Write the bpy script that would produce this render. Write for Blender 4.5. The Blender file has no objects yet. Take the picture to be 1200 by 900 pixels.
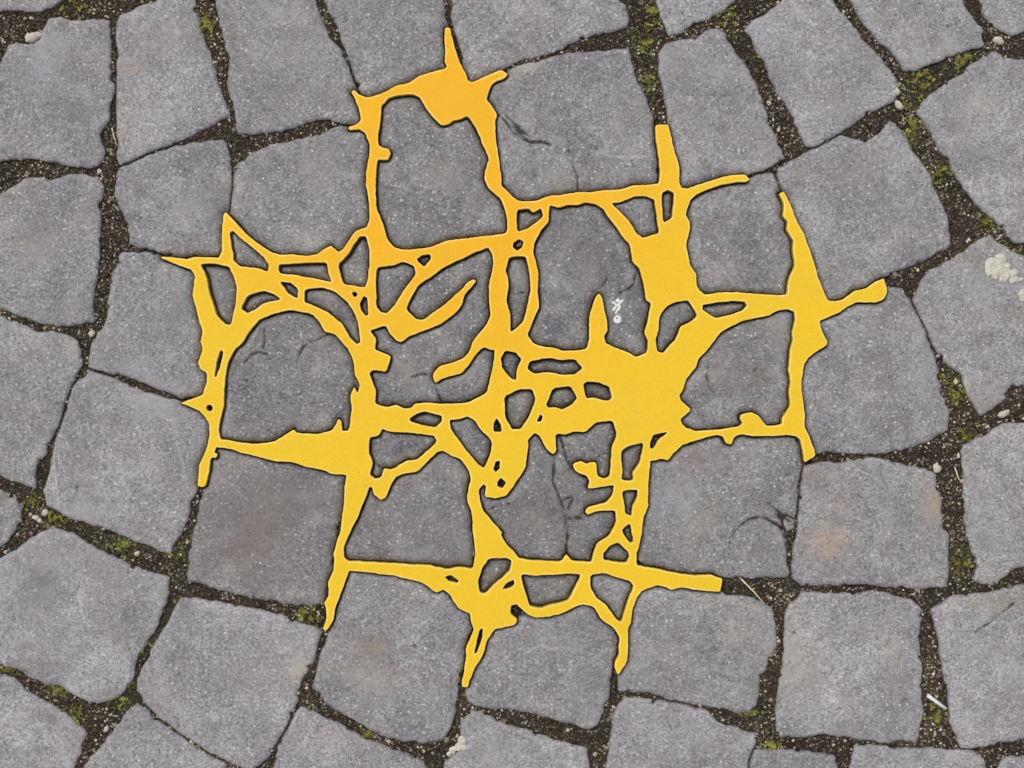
import bpy, math, random
import numpy as np

# ------------------------------------------------------------------ camera, sky, sun, exposure
scene = bpy.context.scene
COL = scene.collection
S = 0.0008                      # metres per photo pixel on the pavement (a 12 cm sett is about 150 px)
CAM_H = 1.5

cam_d = bpy.data.cameras.new('camera')
cam = bpy.data.objects.new('camera', cam_d)
COL.objects.link(cam)
cam.location = (0, 0, CAM_H)
cam.rotation_euler = (0, 0, 0)
cam_d.sensor_fit = 'HORIZONTAL'
cam_d.sensor_width = 36
cam_d.lens = 36 * CAM_H / (1200 * S)
cam_d.clip_start = 0.01
cam_d.clip_end = 500
scene.camera = cam

SUN_EL, SUN_AZ = math.radians(58), math.radians(-35)
w = bpy.data.worlds.new('World')
scene.world = w
w.use_nodes = True
wn = w.node_tree
wn.nodes.clear()
sky = wn.nodes.new('ShaderNodeTexSky')
sky.sky_type = 'NISHITA'
sky.sun_disc = False
sky.sun_elevation = SUN_EL
sky.sun_rotation = SUN_AZ
sky.dust_density = 4.0
sky.air_density = 1.0
hsv = wn.nodes.new('ShaderNodeHueSaturation')      # overcast: the cloud layer greys the blue
hsv.inputs['Saturation'].default_value = 0.07
bg = wn.nodes.new('ShaderNodeBackground')
bg.inputs['Strength'].default_value = 0.15
wo = wn.nodes.new('ShaderNodeOutputWorld')
wn.links.new(sky.outputs[0], hsv.inputs['Color'])
wn.links.new(hsv.outputs[0], bg.inputs['Color'])
wn.links.new(bg.outputs[0], wo.inputs['Surface'])

sun_d = bpy.data.lights.new('sun', 'SUN')
sun_d.energy = 1.2
sun_d.angle = math.radians(28)
sun_d.color = (1.0, 0.968, 0.925)
sun = bpy.data.objects.new('sun', sun_d)
COL.objects.link(sun)
sun.rotation_euler = (math.pi / 2 - SUN_EL, 0, math.pi - SUN_AZ)
sun.location = (0, 0, 3)

vs = scene.view_settings
vs.view_transform = 'Standard'
vs.look = 'None'
vs.gamma = 1.0
vs.use_curve_mapping = False
vs.exposure = -0.09

rng = np.random.default_rng(7)
random.seed(7)

# ------------------------------------------------------------------ helpers: noise, polygons, fields
def vnoise(x, y, scale, seed):
    """smooth value noise in -1..1, x and y in photo pixels"""
    r = np.random.default_rng(seed).random((256, 256)).astype(np.float32) * 2 - 1
    u = np.asarray(x, dtype=np.float64) / scale + 1000.0
    v = np.asarray(y, dtype=np.float64) / scale + 1000.0
    i = np.floor(u).astype(int); j = np.floor(v).astype(int)
    fu = u - i; fv = v - j
    fu = fu * fu * (3 - 2 * fu); fv = fv * fv * (3 - 2 * fv)
    i0, i1, j0, j1 = i % 256, (i + 1) % 256, j % 256, (j + 1) % 256
    a = r[j0, i0] * (1 - fu) + r[j0, i1] * fu
    b = r[j1, i0] * (1 - fu) + r[j1, i1] * fu
    return a * (1 - fv) + b * fv


def fbm(x, y, scale, seed, octv=3):
    t = 0; amp = 1; tot = 0
    for k in range(octv):
        t = t + amp * vnoise(x, y, scale / 2 ** k, seed + 17 * k)
        tot += amp; amp *= 0.5
    return t / tot


def pairs(s):
    v = [float(t) for t in s.split()]
    return list(zip(v[0::2], v[1::2]))


TILE = dict(A=(400, 20), B=(180, 230), C=(400, 180), D=(600, 130), E=(820, 180), F=(180, 400), G=(400, 340),
            H=(600, 300), I=(800, 310), J=(600, 440), K=(800, 400), L=(360, 480), M=(360, 620), N=(520, 620),
            O=(640, 560), P=(740, 500))


def tr(s):
    """outline notes taken on 5x enlargements: a capital letter names the enlargement, then u v pairs"""
    out = []; ox = oy = 0; buf = []
    for t in s.split():
        if t in TILE:
            ox, oy = TILE[t]
        else:
            buf.append(float(t))
            if len(buf) == 2:
                out.append((ox + buf[0] / 5, oy + buf[1] / 5)); buf = []
    return out


def chaikin(p, k=0.2):
    out = []
    n = len(p)
    for i in range(n):
        a = p[i]; b = p[(i + 1) % n]
        out.append((a[0] * (1 - k) + b[0] * k, a[1] * (1 - k) + b[1] * k))
        out.append((a[0] * k + b[0] * (1 - k), a[1] * k + b[1] * (1 - k)))
    return out


class Grid:
    def __init__(self, x0, y0, x1, y1, h):
        self.x0, self.y0, self.h = x0, y0, h
        self.nx = int(math.ceil((x1 - x0) / h)) + 1
        self.ny = int(math.ceil((y1 - y0) / h)) + 1
        self.xs = x0 + h * np.arange(self.nx)
        self.ys = y0 + h * np.arange(self.ny)
        self.X, self.Y = np.meshgrid(self.xs, self.ys)


def seg_dist(X, Y, a, b):
    dx, dy = b[0] - a[0], b[1] - a[1]
    L2 = dx * dx + dy * dy + 1e-12
    t = np.clip(((X - a[0]) * dx + (Y - a[1]) * dy) / L2, 0, 1)
    return np.hypot(X - a[0] - t * dx, Y - a[1] - t * dy)


def line_dist(g, lines, reach=12):
    """distance to a set of polylines, only worked out near them"""
    D = np.full((g.ny, g.nx), float(reach))
    for ln in lines:
        for a, b in zip(ln[:-1], ln[1:]):
            i0 = max(0, int((min(a[0], b[0]) - reach - g.x0) / g.h)); i1 = min(g.nx, int((max(a[0], b[0]) + reach - g.x0) / g.h) + 2)
            j0 = max(0, int((min(a[1], b[1]) - reach - g.y0) / g.h)); j1 = min(g.ny, int((max(a[1], b[1]) + reach - g.y0) / g.h) + 2)
            if i0 >= i1 or j0 >= j1:
                continue
            w_ = D[j0:j1, i0:i1]
            np.minimum(w_, seg_dist(g.X[j0:j1, i0:i1], g.Y[j0:j1, i0:i1], a, b), out=w_)
    return D


def inside(g, polys):
    """even-odd"""
    I = np.zeros((g.ny, g.nx), dtype=bool)
    for p in polys:
        n = len(p)
        for k in range(n):
            (xa, ya), (xb, yb) = p[k], p[(k + 1) % n]
            if ya == yb:
                continue
            lo, hi = min(ya, yb), max(ya, yb)
            j0 = max(0, int((lo - g.y0) / g.h) - 1); j1 = min(g.ny - 1, int((hi - g.y0) / g.h) + 1)
            for j in range(j0, j1 + 1):
                y = g.ys[j]
                if not (lo <= y < hi):
                    continue
                xi = xa + (y - ya) * (xb - xa) / (yb - ya)
                i = max(0, int(math.ceil((xi - g.x0) / g.h)))
                if i < g.nx:
                    I[j, i:] ^= True
    return I


def sdf(g, polys, reach=30):
    """positive inside"""
    d = line_dist(g, [p + [p[0]] for p in polys], reach)
    return np.where(inside(g, polys), d, -d)


def mesh_field(name, g, f, z, depth, attrs=None, centre=None, crisp=False):
    """the region f > 0 of the grid as a height field z (metres) with vertical walls down to depth"""
    ny, nx = f.shape
    f = np.where(np.abs(f) < 1e-3, -1e-3, f)
    idx = np.arange(ny * nx).reshape(ny, nx)
    a, b, c, d = idx[:-1, :-1], idx[:-1, 1:], idx[1:, 1:], idx[1:, :-1]      # photo y runs down
    par = (np.add.outer(np.arange(ny - 1), np.arange(nx - 1)) % 2).astype(bool)
    t1 = np.where(par[..., None], np.stack([a, d, c], -1), np.stack([a, d, b], -1)).reshape(-1, 3)
    t2 = np.where(par[..., None], np.stack([a, c, b], -1), np.stack([b, d, c], -1)).reshape(-1, 3)
    T = np.concatenate([t1, t2])
    F = f.ravel()
    ins = F[T] > 0
    cnt = ins.sum(1)
    T, ins, cnt = T[cnt > 0], ins[cnt > 0], cnt[cnt > 0]
    full = T[cnt == 3]
    N = ny * nx

    def rot(Tk, k):
        return np.stack([Tk[np.arange(len(Tk)), (k + q) % 3] for q in range(3)], 1)
    one = T[cnt == 1]; one = rot(one, np.argmax(ins[cnt == 1], 1))
    two = T[cnt == 2]; two = rot(two, np.argmin(ins[cnt == 2], 1))         # first vertex is the outer one

    def ekey(p, q):
        return np.minimum(p, q) * N + np.maximum(p, q)
    e1a, e1b = ekey(one[:, 0], one[:, 1]), ekey(one[:, 0], one[:, 2])
    e2a, e2b = ekey(two[:, 0], two[:, 1]), ekey(two[:, 0], two[:, 2])
    keys, inv = np.unique(np.concatenate([e1a, e1b, e2a, e2b]), return_inverse=True)
    p, q = keys // N, keys % N
    t = np.clip(F[p] / (F[p] - F[q]), 0.06, 0.94)
    used = np.unique(np.concatenate([full.ravel(), one[:, 0], two[:, 1], two[:, 2]]))
    remap = -np.ones(N, dtype=int); remap[used] = np.arange(len(used))
    off = len(used)
    n1, n2 = len(one), len(two)
    i1a, i1b = inv[:n1] + off, inv[n1:2 * n1] + off
    i2a, i2b = inv[2 * n1:2 * n1 + n2] + off, inv[2 * n1 + n2:] + off

    def both(arr):
        A = arr.ravel()
        return np.concatenate([A[used], A[p] * (1 - t) + A[q] * t])
    x, y, zz = both(g.X), both(g.Y), both(z)
    tris = np.concatenate([remap[full],
                           np.stack([remap[one[:, 0]], i1a, i1b], 1),
                           np.stack([i2a, remap[two[:, 1]], remap[two[:, 2]]], 1),
                           np.stack([i2a, remap[two[:, 2]], i2b], 1)])
    ba = np.concatenate([i1a, i2b]); bb = np.concatenate([i1b, i2a])      # rim edges as the top faces run them
    nv = len(x); nb = len(keys)
    low = lambda i: i - off + nv
    up = (lambda i: i - off + nv + nb) if crisp else (lambda i: i)       # crisp: the wall has its own top vertices
    wall = np.concatenate([np.stack([up(bb), up(ba), low(ba)], 1), np.stack([up(bb), low(ba), low(bb)], 1)])
    cx, cy = centre if centre else (600.0, 450.0)
    co = np.zeros((nv + nb, 3), dtype=np.float32)
    co[:nv, 0] = (x - cx) * S; co[:nv, 1] = (cy - y) * S; co[:nv, 2] = zz
    co[nv:, :2] = co[off:nv, :2]; co[nv:, 2] = depth
    if crisp:
        co = np.concatenate([co, co[off:nv]])
    tris = np.concatenate([tris, wall]).astype(np.int32)
    me = bpy.data.meshes.new(name)
    me.vertices.add(len(co)); me.vertices.foreach_set('co', co.ravel())
    me.loops.add(tris.size); me.loops.foreach_set('vertex_index', tris.ravel())
    me.polygons.add(len(tris))
    me.polygons.foreach_set('loop_start', np.arange(0, tris.size, 3, dtype=np.int32))
    me.polygons.foreach_set('use_smooth', np.ones(len(tris), dtype=bool))
    me.update(calc_edges=True)
    for an, arr in (attrs or {}).items():
        if arr.ndim == 2:
            v = both(arr); v = np.concatenate([v, v[off:]] + ([v[off:]] if crisp else [])).astype(np.float32)
            me.attributes.new(an, 'FLOAT', 'POINT').data.foreach_set('value', v)
        else:
            v = np.stack([both(arr[..., k]) for k in range(4)], 1)
            v = np.concatenate([v, v[off:]] + ([v[off:]] if crisp else [])).astype(np.float32)
            me.attributes.new(an, 'FLOAT_COLOR', 'POINT').data.foreach_set('color', v.ravel())
    return me


def link(name, me, mat, parent=None, loc=(0, 0, 0), **props):
    o = bpy.data.objects.new(name, me)
    COL.objects.link(o)
    if mat:
        o.data.materials.append(mat)
    o.location = loc
    if parent:
        o.parent = parent
    for k, v in props.items():
        o[k] = v
    return o


def W(px, py):
    return ((px - 600) * S, (450 - py) * S)

# ------------------------------------------------------------------ materials
class NT:
    def __init__(self, name):
        self.m = bpy.data.materials.new(name); self.m.use_nodes = True
        self.t = self.m.node_tree; self.t.nodes.clear()
        self.out = self.n('ShaderNodeOutputMaterial')
        self.b = self.n('ShaderNodeBsdfPrincipled')
        self.l(self.b.outputs[0], self.out.inputs['Surface'])
        self.geo = self.n('ShaderNodeNewGeometry')
        self.pos = self.geo.outputs['Position']

    def n(self, t):
        return self.t.nodes.new(t)

    def l(self, a, b):
        self.t.links.new(a, b)

    def noise(self, scale, detail=3, rough=0.6, dist=0.0):
        n = self.n('ShaderNodeTexNoise'); n.inputs['Scale'].default_value = scale
        n.inputs['Detail'].default_value = detail; n.inputs['Roughness'].default_value = rough
        n.inputs['Distortion'].default_value = dist
        self.l(self.pos, n.inputs['Vector'])
        return n.outputs['Fac']

    def voro(self, scale, out='Distance', feature='F1'):
        n = self.n('ShaderNodeTexVoronoi'); n.feature = feature; n.inputs['Scale'].default_value = scale
        self.l(self.pos, n.inputs['Vector'])
        return n.outputs[out]

    def mr(self, v, a, b, c=0.0, d=1.0, smooth=False):
        n = self.n('ShaderNodeMapRange')
        if smooth:
            n.interpolation_type = 'SMOOTHSTEP'
        n.inputs['From Min'].default_value = a; n.inputs['From Max'].default_value = b
        n.inputs['To Min'].default_value = c; n.inputs['To Max'].default_value = d
        self.l(v, n.inputs['Value'])
        return n.outputs[0]

    def math(self, op, a, b=None):
        n = self.n('ShaderNodeMath'); n.operation = op
        for i, v in enumerate((a, b)):
            if v is None:
                continue
            if isinstance(v, (int, float)):
                n.inputs[i].default_value = v
            else:
                self.l(v, n.inputs[i])
        return n.outputs[0]

    def mix(self, fac, a, b, blend='MIX'):
        n = self.n('ShaderNodeMix'); n.data_type = 'RGBA'; n.blend_type = blend
        for s, v in ((n.inputs[0], fac), (n.inputs[6], a), (n.inputs[7], b)):
            if isinstance(v, (int, float)):
                s.default_value = v
            elif isinstance(v, tuple):
                s.default_value = (*v, 1.0) if len(v) == 3 else v
            else:
                self.l(v, s)
        return n.outputs[2]

    def attr(self, name):
        n = self.n('ShaderNodeAttribute'); n.attribute_name = name
        return n

    def bump(self, h, strength, dist):
        n = self.n('ShaderNodeBump'); n.inputs['Strength'].default_value = strength
        n.inputs['Distance'].default_value = dist
        self.l(h, n.inputs['Height']); self.l(n.outputs[0], self.b.inputs['Normal'])

    def set(self, **k):
        for key, v in k.items():
            s = self.b.inputs[key.replace('_', ' ')]
            if isinstance(v, (int, float)):
                s.default_value = v
            elif isinstance(v, tuple):
                s.default_value = (*v, 1.0)
            else:
                self.l(v, s)


def basalt_material():
    k = NT('basalt_sett')
    tone = k.attr('tone').outputs['Fac']
    big = k.noise(13, 4, 0.6, 0.4)
    mid = k.noise(130, 4, 0.65)
    blot = k.noise(62, 4, 0.7, 0.6)
    fine = k.noise(360, 4, 0.8)
    grain = k.noise(1100, 3, 0.7)
    col = k.mix(k.mr(big, 0.3, 0.7), (0.164, 0.159, 0.173), (0.252, 0.243, 0.248))
    col = k.mix(1.0, col, k.mr(blot, 0.28, 0.74, 0.78, 1.26), 'MULTIPLY')
    col = k.mix(k.mr(mid, 0.35, 0.72), col, k.mix(1.0, col, (1.22, 1.22, 1.22), 'MULTIPLY'))
    g = k.mr(fine, 0.27, 0.75, 0.30, 1.76)
    col = k.mix(1.0, col, g, 'MULTIPLY')
    g2 = k.mr(grain, 0.3, 0.72, 0.48, 1.60)
    col = k.mix(1.0, col, g2, 'MULTIPLY')
    col = k.mix(1.0, col, tone, 'MULTIPLY')
    # brown weathering, pale rubbed veins
    br = k.math('MULTIPLY', k.mr(k.noise(24, 4, 0.65, 0.8), 0.50, 0.72), k.mr(k.noise(240, 3), 0.3, 0.6))
    col = k.mix(k.math('MULTIPLY', br, 0.62), col, (0.215, 0.180, 0.155))
    pw = k.math('MULTIPLY', k.mr(k.noise(33, 3, 0.6, 0.5), 0.53, 0.72), k.mr(k.noise(300, 3), 0.35, 0.6))
    col = k.mix(k.math('MULTIPLY', pw, 0.65), col, (0.38, 0.37, 0.35))
    vein = k.mr(k.math('ABSOLUTE', k.math('SUBTRACT', k.noise(70, 3, 0.55, 1.6), 0.5)), 0.016, 0.0)
    vein = k.math('MULTIPLY', vein, k.mr(k.noise(45, 2), 0.50, 0.62))
    col = k.mix(k.math('MULTIPLY', vein, 0.6), col, (0.42, 0.41, 0.40))
    # pale mineral flecks, dark pits
    fl = k.math('MULTIPLY', k.mr(k.voro(270), 0.36, 0.16), k.mr(k.voro(270, 'Color'), 0.52, 0.80))
    col = k.mix(k.math('MULTIPLY', fl, 0.72), col, (0.50, 0.49, 0.485))
    fl2 = k.math('MULTIPLY', k.mr(k.voro(150), 0.22, 0.10), k.mr(k.voro(150, 'Color'), 0.55, 0.72))
    col = k.mix(k.math('MULTIPLY', fl2, 0.7), col, (0.62, 0.60, 0.57))
    pit = k.math('MULTIPLY', k.mr(k.voro(210), 0.22, 0.08), k.mr(k.voro(210, 'Color'), 0.62, 0.78))
    col = k.mix(k.math('MULTIPLY', pit, 0.55), col, (0.07, 0.065, 0.062))
    # stains, scratches and packed dirt carried as point attributes
    st = k.attr('stain')
    sa = k.math('MULTIPLY', st.outputs['Alpha'], k.mr(k.noise(260, 3), 0.25, 0.55))
    col = k.mix(sa, col, st.outputs['Color'])
    sc = k.math('MULTIPLY', k.attr('scratch').outputs['Fac'], k.mr(k.noise(420, 2), 0.28, 0.52))
    col = k.mix(sc, col, (0.54, 0.53, 0.51))
    dirt = k.attr('dirt').outputs['Fac']
    col = k.mix(dirt, col, (0.040, 0.034, 0.029))
    k.set(Base_Color=col, Roughness=0.86)
    k.b.inputs['Specular IOR Level'].default_value = 0.3
    h = k.math('ADD', k.math('MULTIPLY', fine, 0.6), k.math('MULTIPLY', mid, 0.8))
    h = k.math('SUBTRACT', h, k.math('MULTIPLY', pit, 0.7))
    k.bump(h, 0.7, 0.0011)
    return k.m


def soil_material():
    k = NT('joint_soil')
    a = k.noise(34, 5, 0.7); b = k.noise(500, 4, 0.7)
    col = k.mix(k.mr(a, 0.3, 0.7), (0.030, 0.022, 0.016), (0.086, 0.062, 0.044))
    col = k.mix(1.0, col, k.mr(b, 0.28, 0.74, 0.45, 1.7), 'MULTIPLY')
    k.set(Base_Color=col, Roughness=0.95)
    k.b.inputs['Specular IOR Level'].default_value = 0.15
    k.bump(b, 1.0, 0.003)
    return k.m


def ground_material():
    """soil under the setts; far past the built setts the paving goes on as colour only"""
    k = NT('far_paving')
    edge = k.voro(8.2, 'Distance', 'DISTANCE_TO_EDGE')
    cell = k.voro(8.2, 'Color')
    b = k.noise(500, 4, 0.7)
    st = k.mix(cell, (0.19, 0.185, 0.19), (0.27, 0.262, 0.262))
    st = k.mix(1.0, st, k.mr(b, 0.28, 0.74, 0.7, 1.35), 'MULTIPLY')
    col = k.mix(k.mr(edge, 0.04, 0.07), (0.055, 0.042, 0.031), st)
    k.set(Base_Color=col, Roughness=0.9)
    k.bump(k.mr(edge, 0.03, 0.12), 0.8, 0.006)
    return k.m


def yellow_material():
    k = NT('yellow_sheet')
    sep = k.n('ShaderNodeSeparateXYZ'); k.l(k.pos, sep.inputs[0])
    # the sheet is warm orange-yellow round one knot and lemon towards its ends
    dx = k.math('ADD', sep.outputs['X'], 0.06); dy = k.math('SUBTRACT', sep.outputs['Y'], 0.21)
    rr = k.math('SQRT', k.math('ADD', k.math('MULTIPLY', dx, dx), k.math('MULTIPLY', dy, dy)))
    t = k.mr(k.math('ADD', rr, k.math('MULTIPLY', k.noise(9, 2), 0.12)), 0.13, 0.37, smooth=True)
    col = k.mix(t, (0.80, 0.405, 0.010), (0.77, 0.495, 0.018))
    # faint woven print
    wx = k.math('SINE', k.math('MULTIPLY', sep.outputs['X'], 2 * math.pi / (3.9 * S)))
    wy = k.math('SINE', k.math('MULTIPLY', sep.outputs['Y'], 2 * math.pi / (3.9 * S)))
    wv = k.mr(k.math('MULTIPLY', wx, wy), -1, 1, 0.94, 1.05)
    col = k.mix(1.0, col, wv, 'MULTIPLY')
    col = k.mix(1.0, col, k.mr(k.noise(420, 3), 0.3, 0.7, 0.96, 1.03), 'MULTIPLY')
    # pale edge highlight, painted into the sheet's colour along its cut rim
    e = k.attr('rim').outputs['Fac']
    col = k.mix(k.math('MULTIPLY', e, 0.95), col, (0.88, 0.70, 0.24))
    # handled and dusty: thin cloudy patches, grey-brown smears, grit specks
    cl = k.mr(k.noise(38, 5, 0.65, 0.7), 0.36, 0.68)
    col = k.mix(k.math('MULTIPLY', cl, 0.22), col, (0.68, 0.42, 0.022))
    du = k.math('MULTIPLY', k.mr(k.noise(26, 4, 0.7, 1.0), 0.55, 0.74), k.mr(k.noise(520, 3), 0.42, 0.66))
    col = k.mix(k.math('MULTIPLY', du, 0.28), col, (0.40, 0.29, 0.11))
    sp = k.math('MULTIPLY', k.mr(k.voro(170), 0.12, 0.06), k.mr(k.voro(170, 'Color'), 0.66, 0.74))
    col = k.mix(k.math('MULTIPLY', sp, 0.6), col, (0.10, 0.07, 0.04))
    grime = k.attr('grime').outputs['Fac']
    col = k.mix(grime, col, (0.055, 0.042, 0.03))
    k.set(Base_Color=col, Roughness=0.62)
    k.b.inputs['Specular IOR Level'].default_value = 0.25
    k.bump(k.noise(300, 3), 0.25, 0.0006)
    return k.m


def grit_material(name, rough=0.85):
    k = NT(name)
    c = k.attr('tint').outputs['Color']
    col = k.mix(1.0, c, k.mr(k.noise(900, 3), 0.3, 0.7, 0.75, 1.2), 'MULTIPLY')
    k.set(Base_Color=col, Roughness=rough)
    k.b.inputs['Specular IOR Level'].default_value = 0.25
    return k.m


def plain_material(name, c1, c2, scale=300, rough=0.9, bump=0.0008):
    k = NT(name)
    n = k.noise(scale, 4, 0.7)
    k.set(Base_Color=k.mix(k.mr(n, 0.3, 0.7), c1, c2), Roughness=rough)
    k.b.inputs['Specular IOR Level'].default_value = 0.2
    k.bump(n, 0.8, bump)
    return k.m


M_STONE = basalt_material()
M_SOIL = soil_material()
M_FAR = ground_material()
M_YEL = yellow_material()
M_GRIT = grit_material('joint_grit')
M_MOSS = grit_material('moss_green', 0.95)
M_LICHEN = plain_material('pale_lichen', (0.34, 0.33, 0.27), (0.66, 0.64, 0.56), 420)
M_PEBBLE = plain_material('pale_pebble', (0.36, 0.31, 0.26), (0.60, 0.55, 0.48), 300)
M_STRAW = plain_material('dry_straw', (0.55, 0.45, 0.32), (0.76, 0.68, 0.55), 400)
M_PAINT = plain_material('old_white_paint', (0.60, 0.60, 0.60), (0.80, 0.80, 0.79), 500)

# ------------------------------------------------------------------ traced outlines
OUTER = tr('''A 610 62 636 64 650 120 668 190 700 280 728 330 742 372 765 382 830 355 940 308 976 335 955 358 905 375
878 400 862 440 852 484 885 525 914 575 900 605 903 680 915 780 930 880 C 940 150 938 185 975 225 1005 255 1040 278
D 80 532 150 525 220 498 300 492 380 475 450 478 550 466 640 460 715 437 800 432 858 425 868 365 860 280 850 200 840 130
843 82 915 80 925 120 945 210 972 300 982 340 980 425 995 450 1030 455 1100 430 1195 398 E 180 128 265 122 288 152 275 165
200 168 100 190 40 212 D 1080 490 1045 520 1030 565 1018 610 1042 650 1045 690 1028 745 1022 790 1035 860 H 1042 50 1080 110
1080 170 1100 205 I 130 178 200 165 300 162 400 168 500 178 605 178 E 512 815 518 740 555 660 552 600 545 560 550 510 510 450
515 400 488 365 495 300 465 235 490 220 510 255 550 345 570 405 605 460 640 555 685 690 690 725 730 810 748 858 790 868 840 855
910 805 985 785 1030 750 1078 730 1100 810 I 1175 205 1130 222 1080 222 1020 220 960 250 910 285 850 310 803 330 810 380 850 455
840 475 790 505 740 545 715 580 700 640 695 720 705 800 715 880 K 715 500 735 545 770 630 775 670 712 712 705 640 690 580 665 555
600 548 500 555 420 555 345 543 300 560 285 605 255 600 235 555 200 548 160 555 80 580 30 597 J 1060 392 1000 405 950 450 915 495
870 488 850 495 808 500 805 570 798 650 795 740 800 760 770 830 O 560 330 545 400 530 440 528 500 535 515 640 530 720 550 850 572
960 568 1035 592 1020 668 940 662 860 655 790 640 735 655 700 640 660 628 600 645 560 665 530 705 505 770 N 1095 550 1080 580
1080 680 1075 770 1050 810 1020 855 1003 815 1005 780 1028 735 1025 700 1032 640 1000 580 945 545 915 520 885 460 860 448 815 440
770 455 700 490 620 512 540 518 490 500 450 462 425 440 395 450 390 490 430 530 420 560 350 575 295 590 255 650 235 720 215 765
180 815 160 870 138 925 108 922 108 890 120 830 130 760 130 700 165 615 178 590 160 550 155 495 130 485 95 470 60 425 40 385 5 358
M 795 355 762 372 740 362 700 330 660 310 600 295 540 280 510 270 480 270 430 262 340 252 280 245 245 245 225 300 200 370
165 460 155 530 130 575 110 598 92 585 115 525 112 460 100 435 128 390 122 315 155 245 160 190 155 150 175 70
L 195 720 205 620 215 560 220 460 232 385 200 378 140 378 110 360 60 345 0 338 F 850 718 800 705 740 705 680 695 630 680
570 665 520 655 470 635 400 622 370 620 355 650 375 660 365 685 345 680 335 690 325 760 305 845 285 855 258 845 262 800 270 720
300 660 320 600 330 530 325 480 300 440 265 405 220 385 160 362 200 345 250 330 290 310 300 275 315 235 312 185 275 160 262 125
285 60 288 40 B 275 850 290 795 265 720 250 650 228 580 235 530 245 470 220 430 190 420 140 400 40 362 50 352 120 358 190 370
240 355 330 358 385 362 400 320 400 230 410 105 425 95 440 110 490 165 550 230 620 280 690 330 750 345 820 340 900 352 960 340
1010 305 1040 288 1060 305 1085 325 1110 310 1150 250 C 85 455 120 440 150 430 165 390 165 300 155 240 145 190 145 120 160 20
A 165 810 168 745 140 680 110 658 45 662 42 645 100 625 115 600 105 540 85 490 58 440 75 425 105 455 160 472 240 445 330 400
400 385 460 345 520 325 605 305 618 290 605 260 612 200 602 120''')

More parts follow.
